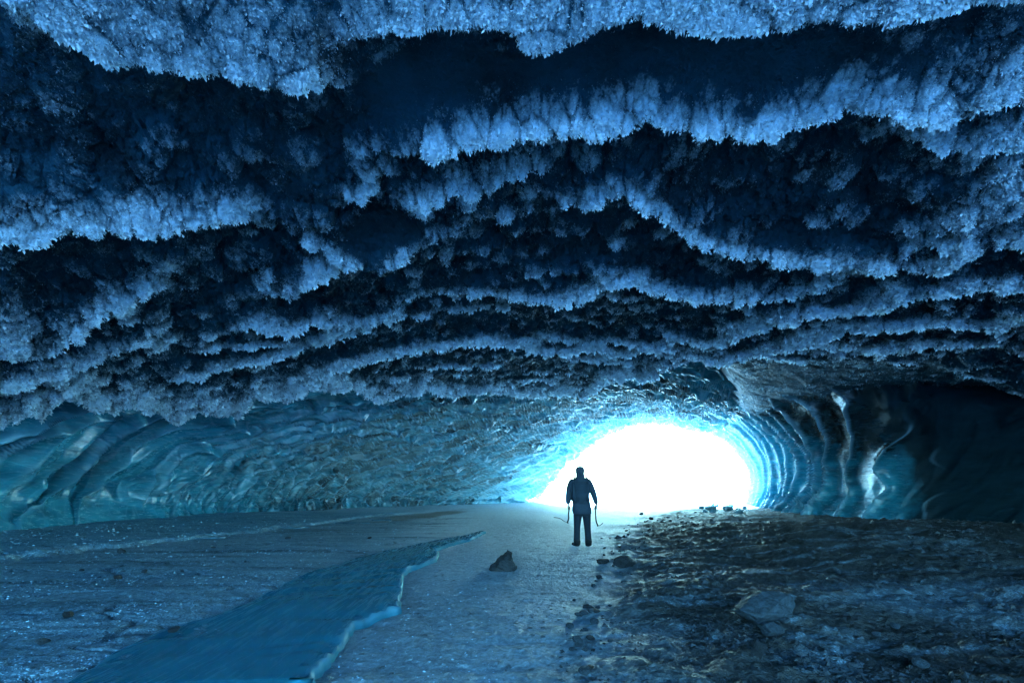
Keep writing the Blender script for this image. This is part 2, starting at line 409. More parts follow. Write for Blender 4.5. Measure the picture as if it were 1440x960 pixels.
# arc length round the section, for scallop coordinates
seg = np.hypot(np.diff(TX, axis=1), np.diff(TZ, axis=1)); AL = np.concatenate([np.zeros((ND, 1)), np.cumsum(seg, 1)], 1)
SU = np.repeat(su[None], ND, 0)
def normals(X, Y, Z):
    P = np.stack([X, Y, Z], -1)
    du = np.gradient(P, axis=1); dv = np.gradient(P, axis=0)
    n = np.cross(du, dv); n /= np.linalg.norm(n, axis=-1, keepdims=True) + 1e-9
    return n
Nn = normals(TX, TY, TZ)
ctr = np.stack([np.full_like(TX, 3.) - TX, np.zeros_like(TX), 2. - TZ], -1)
sg = np.sign((Nn * ctr).sum(-1)); Nn *= sg[..., None]
rgt = sstep(.62, .72, SU)
# left wall: long leaning scallops; sizes fall towards the mouth
lv = AL; ly = TY
qx = (ly * .50 + lv * .85); qy = (-ly * 1.05 + lv * .62)
wq = 1.0 * fbm(ly * .25, lv * .3, 3, 101)
s1, s2, sc1 = worley(qx * .22 + wq, qy * .72 + wq * .6, 111)
t1, t2, tc1 = worley(qx * .95 + wq, qy * 2.3 + wq, 112)
near_w = 1 - sstep(17, 24, TY)
bowl1 = s1 ** 2; bowl2 = t1 ** 2
lane = fbm(qx * .22, qy * .35, 3, 115)
phw = qy * .46 + 1.5 * lane + .35 * fbm(qx * .7, qy * .9, 2, 116)
fw_ = phw - np.floor(phw); sawl = fw_ ** 1.6 * (1 - sstep(.90, 1.0, fw_))
phm = qy * 1.5 + 1.6 * fbm(qx * .5, qy * .7, 3, 117); fm_ = phm - np.floor(phm); sawm = fm_ ** 1.6 * (1 - sstep(.88, 1.0, fm_))
bowl1 = .35 * bowl1 + .65 * sawl; bowl2 = .5 * bowl2 + .45 * sawm
disp = (1 - rgt) * (bowl1 * (.85 * near_w + .25) * (.10 + .90 * sstep(.8, 3.2, lv)) + bowl2 * (.95 * (1 - near_w) + .03))
edge = (1 - rgt) * np.maximum(np.maximum(.5 * (1 - sstep(0, .04, s2 - s1)), sstep(.80, .90, fw_) * (1 - sstep(.91, .97, fw_))) * (.25 + .35 * near_w) * (.5 + .5 * noise2(TY * .8, AL * .8, 3)), .7 * (1 - sstep(0, .12, t2 - t1)) * (1 - .75 * near_w))  # highlight lines painted along the scallop crests
# right wall: vertical fins
wob = .9 * fbm(SU * 9, TY * .25, 3, 131)
ph = (TY - 17.9) / 1.45 + wob + .9 * np.clip((.93 - SU) * 6, 0, 2)
fr = np.abs(ph - np.floor(ph) - .5) * 2           # 1 at the fin tip
fid = _h(np.floor(ph + .5), np.floor(ph + .5) * 0, 0, 7)
gate = sstep(17.2, 18.2, TY) * rgt * (.45 + .55 * fid)
disp += gate * (.75 * fr ** 5) + rgt * (1 - sstep(17, 19, TY)) * .7 * ridged(TY * .35, AL * .3, 4, 177)
u1, u2, uc = worley(TY * .9, AL * .55, 141)
disp += rgt * .07 * u1 ** 2
edge = np.maximum(edge, gate * 1.3 * sstep(.90, .98, fr) * (.7 + .3 * noise2(SU * 60, TY, 3)))  # painted highlight on the fin tips
disp += .03 * (1 - .6 * near_w) * fbm(TY * 2, AL * 2, 3, 151) + .25 * fbm(TY * .3, AL * .3, 2, 152)
mg = sstep(38.0, 39.5, TY)
disp *= (1 - .3 * mg)
TP = np.stack([TX, TY, TZ], -1) + Nn * disp[..., None]
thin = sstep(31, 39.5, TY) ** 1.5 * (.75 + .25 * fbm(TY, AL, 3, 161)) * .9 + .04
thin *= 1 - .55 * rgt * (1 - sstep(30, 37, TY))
dirt = rgt * (1 - sstep(16.9, 18.3, TY + .5 * fbm(TY * .5, AL * .5, 3, 175))) * 1.2 + .42 * rgt * (1 - sstep(20, 30, TY)) + .55 * rgt * (1 - sstep(.72, .84, SU)) * (1 - sstep(20, 30, TY))  # darkens the right wall, most of all the near recess
dirt += (1 - sstep(.02, .10, SU)) * (1 - sstep(11.5, 12.6, TY)) * 1.2  # shade of the cavity at the left foot, painted as a dark patch
dirt += (.56 + .75 * sstep(.02, .35, fbm(qx * .25 + 2, qy * .8, 4, 171))) * (1 - rgt) * sstep(19, 25, TY) * (1 - sstep(32, 37, TY))  # mid wall dimmed by painted darkening, with real dirt streaks over it
wall_o = mesh_obj('ice_wall', TP.reshape(-1, 3), grid_faces(ND, NS), MW, attrs={'dull': (rgt * (1 - sstep(17, 18.5, TY))).ravel(), 'thin': np.clip(thin, 0, 1).ravel(), 'dirt': np.clip(dirt, 0, 1).ravel(), 'edge': np.clip(edge, 0, 1).ravel()})
tag(wall_o, 'smooth scalloped blue ice wall curving round to the bright cave mouth', 'ice wall', kind='structure')

# ------------------------------------------------------------------ floor
def to_floor(px, py, z=0.0):
    D = (CAM_H - z) * F / (py - HOR); return ((px - 720) / F * D, D)

def polyline_y(pts):      # photo points on the floor -> x as a function of depth
    P = np.array([to_floor(*p) for p in pts]); o = np.argsort(P[:, 1]); return P[o]

NAF, NYF = 1300, 640
a = np.linspace(-1.7, 1.7, NAF)
y = 2.0 * (60 / 2.0) ** np.linspace(0, 1, NYF)
FA, FY = np.meshgrid(a.astype(np.float32), y.astype(np.float32)); FX = FA * FY
PATH = polyline_y([(800,1100),(800,960),(795,880),(835,810),(850,775),(870,745),(905,728),(960,718)])
xpath = np.interp(FY, PATH[:, 1], PATH[:, 0])
LEFT = polyline_y([(500,1100),(480,960),(560,860),(600,800),(640,770),(560,740),(600,722),(700,712)])
dx = FX - xpath + .35 * fbm(FX * .7, FY * .7, 3, 201)
dirtm = sstep(-.35, 1.1, dx + .5 * fbm(FX * 2.5, FY * 2.5, 4, 260)) * (1 - sstep(31, 37, FY))
FZ = .012 * fbm(FX * 1.5, FY * 1.5, 4, 202) + .05 * fbm(FX * .3, FY * .3, 2, 203)
FZ += .3 * (FY / 38) ** 2 * (1 - sstep(8, 16, FX))
# the dirt mound on the right
mound = .42 * np.exp(-((FX - 7.5) / 3.6) ** 2 - ((FY - 9.5) / 3.2) ** 2) + .30 * np.exp(-((FX - 12) / 4) ** 2 - ((FY - 12) / 2.5) ** 2) + .12 * np.exp(-((FX - 2.4) / 1.1) ** 2 - ((FY - 5) / 1.2) ** 2)
rough = fbm(FX * .9, FY * 1.2, 6, 205, .5)
r2 = ridged(FX * .8 + FY * .5, FY * 1.4 - FX * .3, 4, 206)
FZ += dirtm * (mound + .12 * rough + .02 * (r2 - .5) + .035 * np.abs(fbm(FX * 3.2, FY * 3.6, 4, 211, .65)))
l1, l2, lc = worley(FX * 5, FY * 5, 207); l3, l4, lc2 = worley(FX * 13, FY * 13, 208)
FZ += dirtm * (.035 * np.clip(1 - l1 * 1.8, 0, 1) * (lc > .6) + .018 * np.clip(1 - l3 * 1.9, 0, 1) * (lc2 > .45))
# left gravelly ice, with a low frozen shelf along the wall
shelf = sstep(-.12, .12, (-8.6 + (FY - 7.7) * .24) - FX + .5 * fbm(FX * .9, FY * .9, 4, 231)) * (1 - sstep(20, 24, FY))
leftm = (1 - dirtm)
band = sstep(0, 1, (-9.5 - FX + .12 * (FY - 12)) / 1.0 + .3 * fbm(FX * .5, FY * .5, 2, 9))
FZ += leftm * (.010 * np.clip(1 - l3 * 1.8, 0, 1) * (lc2 > .6) + .018 * band * np.clip(1 - l3, 0, 1))
# wavy wind ripples of the path
FZ += leftm * (.010 * noise2(FX * 1.2, FY * 6, 209) + .012 * fbm(FX * 2.5, FY * 4, 4, 242, .6)) + shelf * (.10 + .03 * fbm(FX * 1.5, FY * 1.5, 3, 232))
lefth = (1 - sstep(-3, -1, FX))
cr = np.abs(fbm(FX * .35, FY * .8, 4, 233)); FZ -= lefth * .03 * (1 - sstep(0, .03, cr)) * (1 - sstep(18, 22, FY))
FZ += .12 * sstep(35, 39, FY) * np.clip(fbm(FX * .8, FY * .8, 3, 210), 0, 1)

def mixc(c, m, c2): return c * (1 - m[..., None]) + np.array(c2) * m[..., None]
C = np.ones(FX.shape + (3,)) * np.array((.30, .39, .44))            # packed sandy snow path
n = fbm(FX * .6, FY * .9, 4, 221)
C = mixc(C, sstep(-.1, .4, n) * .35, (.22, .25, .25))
C = mixc(C, sstep(4.5, 13, FY) * .85, (.74, .80, .84))  # paler towards the mouth: light spill painted into the floor colour
lefti = 1 - sstep(-1.2, .2, FX + .12 * (FY - 4) + 1.6 + .3 * n)      # towards the left: grey-green gravelly ice
C = mixc(C, lefti * .75 * (1 - sstep(18, 30, FY)), (.12, .23, .29))
C = mixc(C, lefti * sstep(.05, .35, fbm(FX * .35, FY * .7, 4, 222)) * .6 * (1 - sstep(18, 30, FY)), (.04, .17, .28))
C = mixc(C, lefth * sstep(.0, .3, fbm(FX * .3 + FY * .1, FY * 2.6, 4, 234)) * .7 * (1 - sstep(18, 24, FY)), (.26, .40, .46))
C = mixc(C, lefth * sstep(.1, .35, fbm(FX * .25 + 9, FY * 2.2, 4, 235)) * .7 * (1 - sstep(18, 24, FY)), (.03, .07, .09))
C = mixc(C, shelf * .6, (.10, .30, .42))
C = mixc(C, lefth * .7 * (1 - sstep(0, .035, cr)) * (1 - sstep(18, 22, FY)), (.01, .02, .03))
q = np.hypot((FX + 3.9 - (FY - 21) * .24) / 1.4, (FY - 21) / 6) + .5 * fbm(FX * 1.2, FY * .5, 4, 223)
C = mixc(C, .8 * (1 - sstep(.45, 1.0, q)), (.20, .13, .06))          # rusty sediment stain by the wall
dcol = mixc(np.ones(FX.shape + (3,)) * np.array((.050, .047, .042)), sstep(0, .5, fbm(FX * .9, FY * 1.6, 4, 224)), (.026, .022, .017))
streak = sstep(.60, .85, ridged(FX * .45 + .3 * n, FY * 1.9 - FX * .15, 4, 225))
sfar = np.exp(-((FY - 16.3 - .05 * FX) / 1.0) ** 2) * sstep(3, 7, FX)
streak = np.maximum(streak * .7, sfar * (.6 + .4 * noise2(FX * .5, FY * 6, 226)))
q = np.hypot((FX - 5.2) / 2.2, (FY - 4.8) / .9) + .4 * fbm(FX, FY * 2, 4, 227)
streak = np.maximum(streak, .7 * (1 - sstep(.6, 1.2, q)))
dcol = mixc(dcol, np.clip(streak, 0, 1) * .8, (.17, .23, .27))
C = C * (1 - dirtm[..., None]) + dcol * dirtm[..., None]
rime = np.clip(.25 + .8 * shelf + .55 * lefti, 0, 1) * leftm * .9 + dirtm * (.06 + .6 * streak)
gloss = np.clip(leftm * (.30 + .55 * lefti * np.clip(.5 + 1.5 * fbm(FX * .5, FY * 2.2, 4, 261), 0, 1)) + dirtm * (.15 + .4 * streak), 0, 1)
pock = (lc2 > .93) * (l3 < .30) * leftm * (fbm(FX, FY, 2, 240) > 0)
C *= (.92 + .42 * fbm(FX * 6, FY * 9, 4, 241, .7))[..., None]
C = mixc(C, pock * .7 * (1 - sstep(9, 14, FY)), (.03, .03, .03))
gr = mesh_obj('ground', np.stack([FX.ravel(), FY.ravel(), FZ.ravel()], 1), grid_faces(NYF, NAF), MG, attrs={'tint': C.reshape(-1, 3), 'rime': np.clip(rime, 0, 1).ravel(), 'gloss': gloss.ravel()})
tag(gr, 'cave floor of packed snow, gravelly ice and dark dirt', 'cave floor', kind='structure')

def floor_z(x, yv):
    j = np.clip(np.searchsorted(y, yv), 1, NYF - 1); ai = np.clip(np.searchsorted(a, x / yv), 1, NAF - 1)
    return float(FZ[j, ai])
def hit_floor(px, py):
    z = 0
    for _ in range(12):
        X, Y = to_floor(px, py, z); z = .5 * z + .5 * floor_z(X, Y)
    X, Y = to_floor(px, py, z); return X, Y, floor_z(X, Y)

# snowfield outside, and unseen snow behind the camera, added to bounce light inside
t = NT('snow'); snow_m = t.done(t.princ(t.mix(t.noise(.6, 5), (.62, .70, .78), (.80, .84, .88)), .7, t.bump(t.noise(2, 5), .1, .5), .3))
xs = np.linspace(-400, 400, 81); ys = np.concatenate([np.linspace(36, 120, 40), np.linspace(130, 900, 30)])
SX, SY = np.meshgrid(xs, ys)
SZ = -.15 + .5 * sstep(36, 70, SY) * 0 + .9 * fbm(SX * .02, SY * .02, 3, 301) * sstep(45, 90, SY) + .0 * SX
SZ = np.where(SY < 45, -.25, SZ - .1)
so = mesh_obj('snowfield', np.stack([SX.ravel(), SY.ravel(), SZ.ravel()], 1), grid_faces(len(ys), len(xs)), snow_m)
tag(so, 'white snowfield outside the cave mouth', 'snowfield', kind='structure')
xs = np.linspace(-160, 160, 65); ys = np.concatenate([np.linspace(-160, -8, 30), np.linspace(-6, 3.2, 12)])
SX, SY = np.meshgrid(xs, ys); SZ = -.06 - .0 * SX - .02 * np.maximum(-SY - 8, 0)
so = mesh_obj('bounce_snow', np.stack([SX.ravel(), SY.ravel(), SZ.ravel()], 1), grid_faces(len(ys), len(xs)), snow_m)
tag(so, 'unseen snow slope behind the camera, added to bounce light into the cave', 'snow slope', kind='structure')

# unseen glacier body above the cave, added to shade roof and rear slope
gx = np.linspace(-70, 70, 57); gy = np.linspace(-11, 30, 18)
GX, GY = np.meshgrid(gx, gy)
GZ = 24 + 2.5 * fbm(GX * .06, GY * .06, 4, 401) - .18 * np.abs(GX)
nt_, nc_ = GX.shape
topv = np.stack([GX.ravel(), GY.ravel(), GZ.ravel()], 1)
inner = np.where((GX > -24) & (GX < 32), 9.5, -1.0)
botv = np.stack([GX.ravel(), GY.ravel(), inner.ravel()], 1)
gf = grid_faces(nt_, nc_); nV = len(topv); per = [k for k in range(nc_)] + [r * nc_ + nc_ - 1 for r in range(1, nt_)] + [(nt_ - 1) * nc_ + k for k in range(nc_ - 2, -1, -1)] + [r * nc_ for r in range(nt_ - 2, 0, -1)]
sidef = np.array([[per[k], per[(k + 1) % len(per)], per[(k + 1) % len(per)] + nV, per[k] + nV] for k in range(len(per))])
go = mesh_obj('glacier', np.vstack([topv, botv]), np.vstack([gf, gf[:, ::-1] + nV, sidef]), snow_m)
tag(go, 'unseen thick body of the glacier above the cave, added as sun shade', 'glacier', kind='structure')

# ------------------------------------------------------------------ hoar frost crystals on the ceiling
NF = 460000
fw = (frost ** 1.3 + .05) * (1 - .85 * bare) 
NYc, NAc = fw.shape
yc = 2.6 * (34 / 2.6) ** np.linspace(0, 1, NYc); ac = np.linspace(-1.32, 1.32, NAc)
fw = fw * (np.abs(ac)[None] < 1.2) * ((yc > 3.0) & (yc < 27))[:, None] * (ZZ < zc(XX, YY) + .6)
cum = np.cumsum(fw.ravel()); pick = np.searchsorted(cum, RNG.random(NF) * cum[-1])
pick = np.clip(pick, 0, fw.size - 1)
P0 = cv[pick] + RNG.normal(0, .012, (NF, 3))
CN = normals(CX, YY, ZZ); CN = CN * np.where(CN[..., 2:3] > 0, -1, 1); CN = CN.reshape(-1, 3)[pick]
fs = frost.ravel()[pick]
d = CN * .8 + RNG.normal(0, .55, (NF, 3)) + np.array([0, 0, -.35]); d /= np.linalg.norm(d, axis=1, keepdims=True)
side = np.cross(d, RNG.normal(0, 1, (NF, 3))); side /= np.linalg.norm(side, axis=1, keepdims=True) + 1e-9
ln = (.016 + .034 * RNG.random(NF) ** 2) * (.5 + .8 * fs) * np.clip(P0[:, 1] / 7, .7, 2.2)
wd = ln * (.22 + .25 * RNG.random(NF))
b0 = P0 - d * ln[:, None] * .25; tip = P0 + d * ln[:, None]
mid = P0 + d * ln[:, None] * .4; up = np.cross(d, side) * (ln * .08)[:, None]
V = np.stack([b0, mid + side * wd[:, None] + up, tip, mid - side * wd[:, None] + up], 1).reshape(-1, 3)
tone = np.clip(fs * 1.15 + RNG.normal(0, .22, NF) * (.3 + fs), .03, 1.25)  # crystals coloured dark in hollows, bright on crests: painted shade and light
i0 = np.arange(NF) * 4
Fc = np.stack([i0, i0 + 1, i0 + 2, i0 + 3], 1)
fo = mesh_obj('hoar_frost', V, Fc, MF, smooth=False, attrs={'tone': np.repeat(tone, 4)})
tag(fo, 'feathery white hoar frost crystals growing all over the ice ceiling', 'hoar frost', kind='stuff')

# ------------------------------------------------------------------ ice sheet with the broken edge
def densify(P, step):
    out = []
    for p, q in zip(P, P[1:]):
        n = max(1, int(math.hypot(q[0] - p[0], q[1] - p[1]) / step))
        for k in range(n): out.append((p[0] + (q[0] - p[0]) * k / n, p[1] + (q[1] - p[1]) * k / n))
    out.append(P[-1]); return out
RE = [(430,985),(445,955),(470,925),(497,888),(520,878),(548,866),(562,862),(560,850),(563,835),(566,812),(578,803),(596,797),(614,789),(616,781),(608,773),(612,776),(640,766),(662,760),(683,750)]
LE = [(683,749),(660,752),(630,756),(590,764),(540,775),(500,785),(450,800),(420,812),(345,850),(300,868),(240,885),(160,920),(90,965),(60,985)]
R_ = [hit_floor(*p)[:2] for p in RE]; L_ = [hit_floor(*p)[:2] for p in LE]
poly = densify(R_, .05) + densify(L_, .12)[1:]
def build_sheet(name, poly, h, mat, edge_n, parent=None):
    n = len(poly); rr = random.Random(3)
    V = []; F_ = []; E = []; wv = 0
    P = np.array(poly); c = P.mean(0)
    # interior fill by constrained triangulation of rings: use bmesh triangle fill
    bm = bmesh.new()
    # outward normals along the loop
    nx = np.roll(P, -1, 0) - np.roll(P, 1, 0); nl = np.stack([nx[:, 1], -nx[:, 0]], 1); nl /= np.linalg.norm(nl, axis=1, keepdims=True) + 1e-9
    ar = .5 * np.sum(P[:, 0] * np.roll(P[:, 1], -1) - P[:, 1] * np.roll(P[:, 0], -1))
    if ar < 0: nl = -nl
    lay = bm.verts.layers.float.new('edge')
    isR = np.arange(n) < edge_n
    rings = []
    wv = np.clip(.5 + .9 * fbm(P[:, 0] * 2.2, P[:, 1] * 2.2, 3, 77), 0, 1.0)
    jit = np.array([rr.uniform(-1, 1) for _ in range(n)])
    jit2 = np.array([rr.uniform(-1, 1) for _ in range(n)])
    hh = np.where(isR, h, .02)
    spec = [(-.12, 1.0, .0), (-.05, 1.02, .1), (-.02, 1.06, .7), (.004, .85, .5), (.012, .4, .2), (.0, -1.2, .0)]
    for off, hz, e in spec:
        ring = []
        for k in range(n):
            o2 = off + (.016 * jit[k] if abs(off) < .1 and isR[k] else 0)
            p = P[k] + nl[k] * o2
            z = floor_z(p[0], p[1]) + hh[k] * hz * (1 if off < -.1 else .55 + .5 * wv[k]) + (.012 * jit2[k] if (isR[k] and hz > .9 and off > -.1) else 0)
            v = bm.verts.new((p[0], p[1], z)); v[lay] = e * (1.0 if isR[k] else .0) * wv[k]; ring.append(v)
        rings.append(ring)
    for r0, r1 in zip(rings, rings[1:]):
        for k in range(n):
            try: bm.faces.new((r0[k], r0[(k + 1) % n], r1[(k + 1) % n], r1[k]))
            except ValueError: pass
    edges = [bm.edges.get((rings[0][k], rings[0][(k + 1) % n])) for k in range(n)]
    bmesh.ops.triangle_fill(bm, use_beauty=True, use_dissolve=False, edges=[e for e in edges if e])
    bmesh.ops.recalc_face_normals(bm, faces=bm.faces)
    me = bpy.data.meshes.new(name); bm.to_mesh(me); bm.free(); me.materials.append(mat)
    for p in me.polygons: p.use_smooth = True
    o = bpy.data.objects.new(name, me); COL.objects.link(o); o.parent = parent
    return o
sheet = build_sheet('ice_sheet', poly, .085, MS, len(densify(R_, .05)))
tag(sheet, 'smooth dark blue sheet of ice with a bright broken edge beside the snow path', 'ice sheet')

# ------------------------------------------------------------------ rocks
m_dark = m_rock('dark_stone', (.008, .009, .011), (.03, .034, .038))
m_grey = m_rock('frosted_stone', (.015, .022, .028), (.06, .085, .105), .85)
def rock_mesh(name, seed, mat, sc=(1, 1, 1), facets=9, sub=4, rough=.12):
    bm = bmesh.new(); bmesh.ops.create_icosphere(bm, subdivisions=sub, radius=1)
    rr = random.Random(seed)
    pl = [(Vector((rr.gauss(0, 1), rr.gauss(0, 1), rr.gauss(0, .8))).normalized(), rr.uniform(.55, .85)) for _ in range(facets)]
    for v in bm.verts:
        p = v.co.copy()
        for nrm, dd in pl:
            k = p.dot(nrm)
            if k > dd: p -= nrm * (k - dd) * .92
        q = v.co * 2.3
        f = noise2(np.array([q.x + seed * 3.1 + q.z]), np.array([q.y - q.z * .7]), seed)[0]
        f2 = noise2(np.array([q.x * 3.1 + q.z * 2]), np.array([q.y * 3 - q.z * 1.7]), seed + 5)[0]
        p *= 1 + rough * f + rough * .4 * f2
        v.co = Vector((p.x * sc[0], p.y * sc[1], p.z * sc[2]))
    me = bpy.data.meshes.new(name); bm.to_mesh(me); bm.free(); me.materials.append(mat)
    return me
def put_rock(name, me, px, py, size, label, rz=0, tilt=(0, 0), group=None, sink=.25):
    X, Y, z = hit_floor(px, py)
    o = bpy.data.objects.new(name, me); COL.objects.link(o)
    o.scale = (size,) * 3; o.rotation_euler = (tilt[0], tilt[1], rz)
    zz = [v.co.z for v in me.vertices]; o.location = (X, Y, z + size * (-min(zz)) * (1 - sink) - .0)
    tag(o, label, 'rock', group); return o
# the standing dark stone on the path (measured from the picture: 32 x 27 px at about 7 m)
def shard_rock():
    X, Y, z = hit_floor(708, 801)
    s = Y / F
    prof = [(-21, 0), (-17, 6), (-13, 11), (-9, 16), (-5, 19), (2, 23), (6, 27), (13, 25), (12, 19), (15, 12), (18, 6), (16, 0)]
    bm = bmesh.new(); rr = random.Random(5)
    rings = []
    for j, (dyy, k) in enumerate([(-.11, .62), (-.05, .93), (.02, 1.0), (.09, .85), (.15, .5)]):
        ring = []
        for (u, v) in prof:
            ring.append(bm.verts.new(((u * k + rr.uniform(-1.3, 1.3)) * s, dyy + rr.uniform(-.015, .015), max(-.03, v * (k ** .6) * s + rr.uniform(-1, 1) * s) if v > 0 else -.03)))
        rings.append(ring)
    n = len(prof)
    for r0, r1 in zip(rings, rings[1:]):
        for k in range(n): bm.faces.new((r0[k], r0[(k + 1) % n], r1[(k + 1) % n], r1[k]))
    bm.faces.new(rings[0]); bm.faces.new(list(reversed(rings[-1])))
    bmesh.ops.recalc_face_normals(bm, faces=bm.faces)
    bmesh.ops.triangulate(bm, faces=bm.faces)
    bmesh.ops.subdivide_edges(bm, edges=bm.edges, cuts=2, use_grid_fill=True)
    for v in bm.verts: v.co += Vector((rr.uniform(-1, 1), rr.uniform(-1, 1), rr.uniform(-1, 1))) * .006
    me = bpy.data.meshes.new('standing_rock'); bm.to_mesh(me); bm.free(); me.materials.append(m_dark)
    o = bpy.data.objects.new('standing_rock', me); COL.objects.link(o); o.location = (X, Y, z)
    tag(o, 'dark jagged stone standing alone on the pale snow path', 'rock')
shard_rock()
mb = rock_mesh('boulder', 4, m_grey, (1.25, .8, .62), 12)
put_rock('boulder', mb, 1072, 872, .255, 'large rounded frosted boulder half sunk in the dirt slope', .2)
put_rock('rock', rock_mesh('rock', 8, m_dark, (.7, .6, 1.1), 8), 1067, 922, .065, 'small dark upright stone just in front of the large boulder')
put_rock('rock', rock_mesh('rock', 12, m_grey, (1.2, .8, .5), 8), 1085, 892, .11, 'flat dark stone lying against the foot of the large boulder', .5)
put_rock('rock', rock_mesh('rock', 15, m_dark, (1.2, .9, .62), 9), 880, 796, .16, 'low rounded dark stone beside the path, nearest the standing person')
put_rock('rock', rock_mesh('rock', 16, m_dark, (1.2, .9, .55), 9), 848, 792, .09, 'small dark stone between the path edge and the low rounded stone')
protos = [rock_mesh('small_rock', 30 + k, m_dark if k % 2 else m_grey, (1.1, .85, .6), 8, 2) for k in range(5)]
m_pale = m_rock('icy_rubble', (.10, .22, .28), (.30, .48, .55), .6)
pale = [rock_mesh('ice_block', 50 + k, m_pale, (1.1, .8, .6), 9, 2) for k in range(3)]
rr = random.Random(21)
spots = []
edge_px = [(800,950),(808,905),(800,870),(815,850),(840,815),(838,800),(850,775),(862,755),(876,748),(915,735)]
for _ in range(46):
    k = rr.randrange(len(edge_px) - 1); f = rr.random()
    px = edge_px[k][0] * (1 - f) + edge_px[k + 1][0] * f + abs(rr.gauss(0, 32)) - 8; py = edge_px[k][1] * (1 - f) + edge_px[k + 1][1] * f + rr.gauss(0, 5)
    spots.append((px, py, rr.uniform(.018, .05), 'small dark stone in the pebbly dirt along the snow path', 'stones along the edge of the path'))
for _ in range(26):
    spots.append((rr.uniform(930, 1420), rr.uniform(765, 940), rr.uniform(.02, .06), 'small stone scattered on the dark dirt slope', 'stones on the dirt slope'))
for px, py, s in [(170,777,.09),(165,814,.06),(203,805,.05),(405,757,.09),(245,888,.05),(115,803,.04),(95,867,.06),(60,905,.05),(300,770,.05),(520,757,.06),(345,790,.03)]:
    spots.append((px, py, s, 'small dark stone frozen into the gravelly ice near the scalloped wall', 'stones on the left ice'))
for _ in range(22):
    spots.append((rr.uniform(985, 1050), rr.uniform(711, 722), rr.uniform(.12, .32), 'pale rubble block at the foot of the cave mouth', 'rubble blocks at the cave mouth'))
for _ in range(4):
    spots.append((rr.uniform(900, 985), rr.uniform(719, 731), rr.uniform(.06, .14), 'small dark stone on the floor leading to the cave mouth', 'stones before the cave mouth'))
for i, (px, py, s, lb, g) in enumerate(spots):
    put_rock('small_rock', (pale if 'pale rubble' in lb else protos)[i % 5 % len(pale if 'pale rubble' in lb else protos)], px, py, s, lb, rr.uniform(0, 6), (rr.uniform(-.3, .3), rr.uniform(-.3, .3)), g, .3)
# loose frost chips on the left ice and gravel on the dirt: nobody could count them
def scatter(name, n, pxr, pyr, keep, r0, r1, flat, mat, label, cat, seed):
    g = np.random.default_rng(seed)
    px = g.uniform(*pxr, n); py = pyr[0] + (pyr[1] - pyr[0]) * g.random(n)
    X, Y = to_floor(px, py, .02)
    j = np.clip(np.searchsorted(y, Y), 1, NYF - 1); ai = np.clip(np.searchsorted(a, X / Y), 1, NAF - 1)
    k = keep(j, ai, X, Y, g.random(n)); X, Y, j, ai = X[k], Y[k], j[k], ai[k]; n = len(X); Z = FZ[j, ai]
    r = (r0 + (r1 - r0) * g.random(n) ** 3) * np.clip(Y / 6, .6, 2.2)
    base = np.array([(1, 0, 0), (0, 1, 0), (-1, 0, 0), (0, -1, 0), (0, 0, 1), (0, 0, -1)], float)
    tri = np.array([(0, 1, 4), (1, 2, 4), (2, 3, 4), (3, 0, 4), (1, 0, 5), (2, 1, 5), (3, 2, 5), (0, 3, 5)])
    V = base[None] * (1 + .45 * g.normal(0, 1, (n, 6, 1))) + .25 * g.normal(0, 1, (n, 6, 3)); V[..., 2] *= flat
    th = g.uniform(0, 6.28, n); c_, s_ = np.cos(th)[:, None], np.sin(th)[:, None]
    V = np.stack([V[..., 0] * c_ - V[..., 1] * s_, V[..., 0] * s_ + V[..., 1] * c_, V[..., 2]], -1) * r[:, None, None]
    V += np.stack([X, Y, Z + r * flat * .3], -1)[:, None]
    Fs = (np.arange(n) * 6)[:, None, None] + tri[None]
    o = mesh_obj(name, V.reshape(-1, 3), Fs.reshape(-1, 3), mat, smooth=False)
    tag(o, label, cat, kind='stuff')
t = NT('ice_chip'); chip_m = t.done(t.princ((.42, .64, .78), .3, None, .5))
scatter('ice_chips', 34000, (-60, 700), (728, 975), lambda j, ai, X, Y, r: (r < (.10 + .9 * shelf[j, ai] + .5 * lefti[j, ai] * np.clip(fbm(X * .6, Y * .9, 3, 251) * 3, 0, 1)) * leftm[j, ai] * np.clip(9 / Y, .3, 1.0)), .002, .015, .5, chip_m, 'pale frost chips and ice crumbs strewn over the left ice floor', 'ice chips', 3)
scatter('gravel', 26000, (780, 1500), (726, 975), lambda j, ai, X, Y, r: r < dirtm[j, ai] * np.clip(.15 + 2 * fbm(X * .8, Y * 1.2, 3, 252), .04, 1), .005, .040, .6, m_rock('gravel_stone', (.015, .018, .02), (.07, .08, .09)), 'dark gravel lying over the dirt slope', 'gravel', 4)
# broken ice plates lying along the foot of the left wall
plate_m = m_rock('rough_ice', (.03, .10, .15), (.10, .22, .30), .6)
def plate(px, py, w, dpt, h, tilt, seed):
    X, Y, z = hit_floor(px, py); r2_ = random.Random(seed); n = 9
    top = [(w * math.cos(6.283 * k / n) * r2_.uniform(.45, 1.15), dpt * math.sin(6.283 * k / n) * r2_.uniform(.4, 1.3)) for k in range(n)]
    V = [(x, yv, h) for x, yv in top] + [(x * 1.03, yv * 1.03, -.03) for x, yv in top]
    Fs = [list(range(n)), [2 * n - 1 - k for k in range(n)]] + [[k, n + k, n + (k + 1) % n, (k + 1) % n] for k in range(n)]
    o = mesh_obj('ice_plate', V, Fs, plate_m, smooth=False); o.location = (X, Y, z); o.rotation_euler = (tilt, tilt * .5, .15)
    tag(o, 'flat broken ice plate lying at the foot of the scalloped wall', 'ice plate', 'broken ice plates along the wall')
for k, (px, py) in enumerate([(290,756),(415,742),(492,735),(540,731)]):
    plate(px, py, .42 + .10 * (k % 3), .26, .018 + .01 * (k % 2), .02 * ((k % 3) - 1), k)

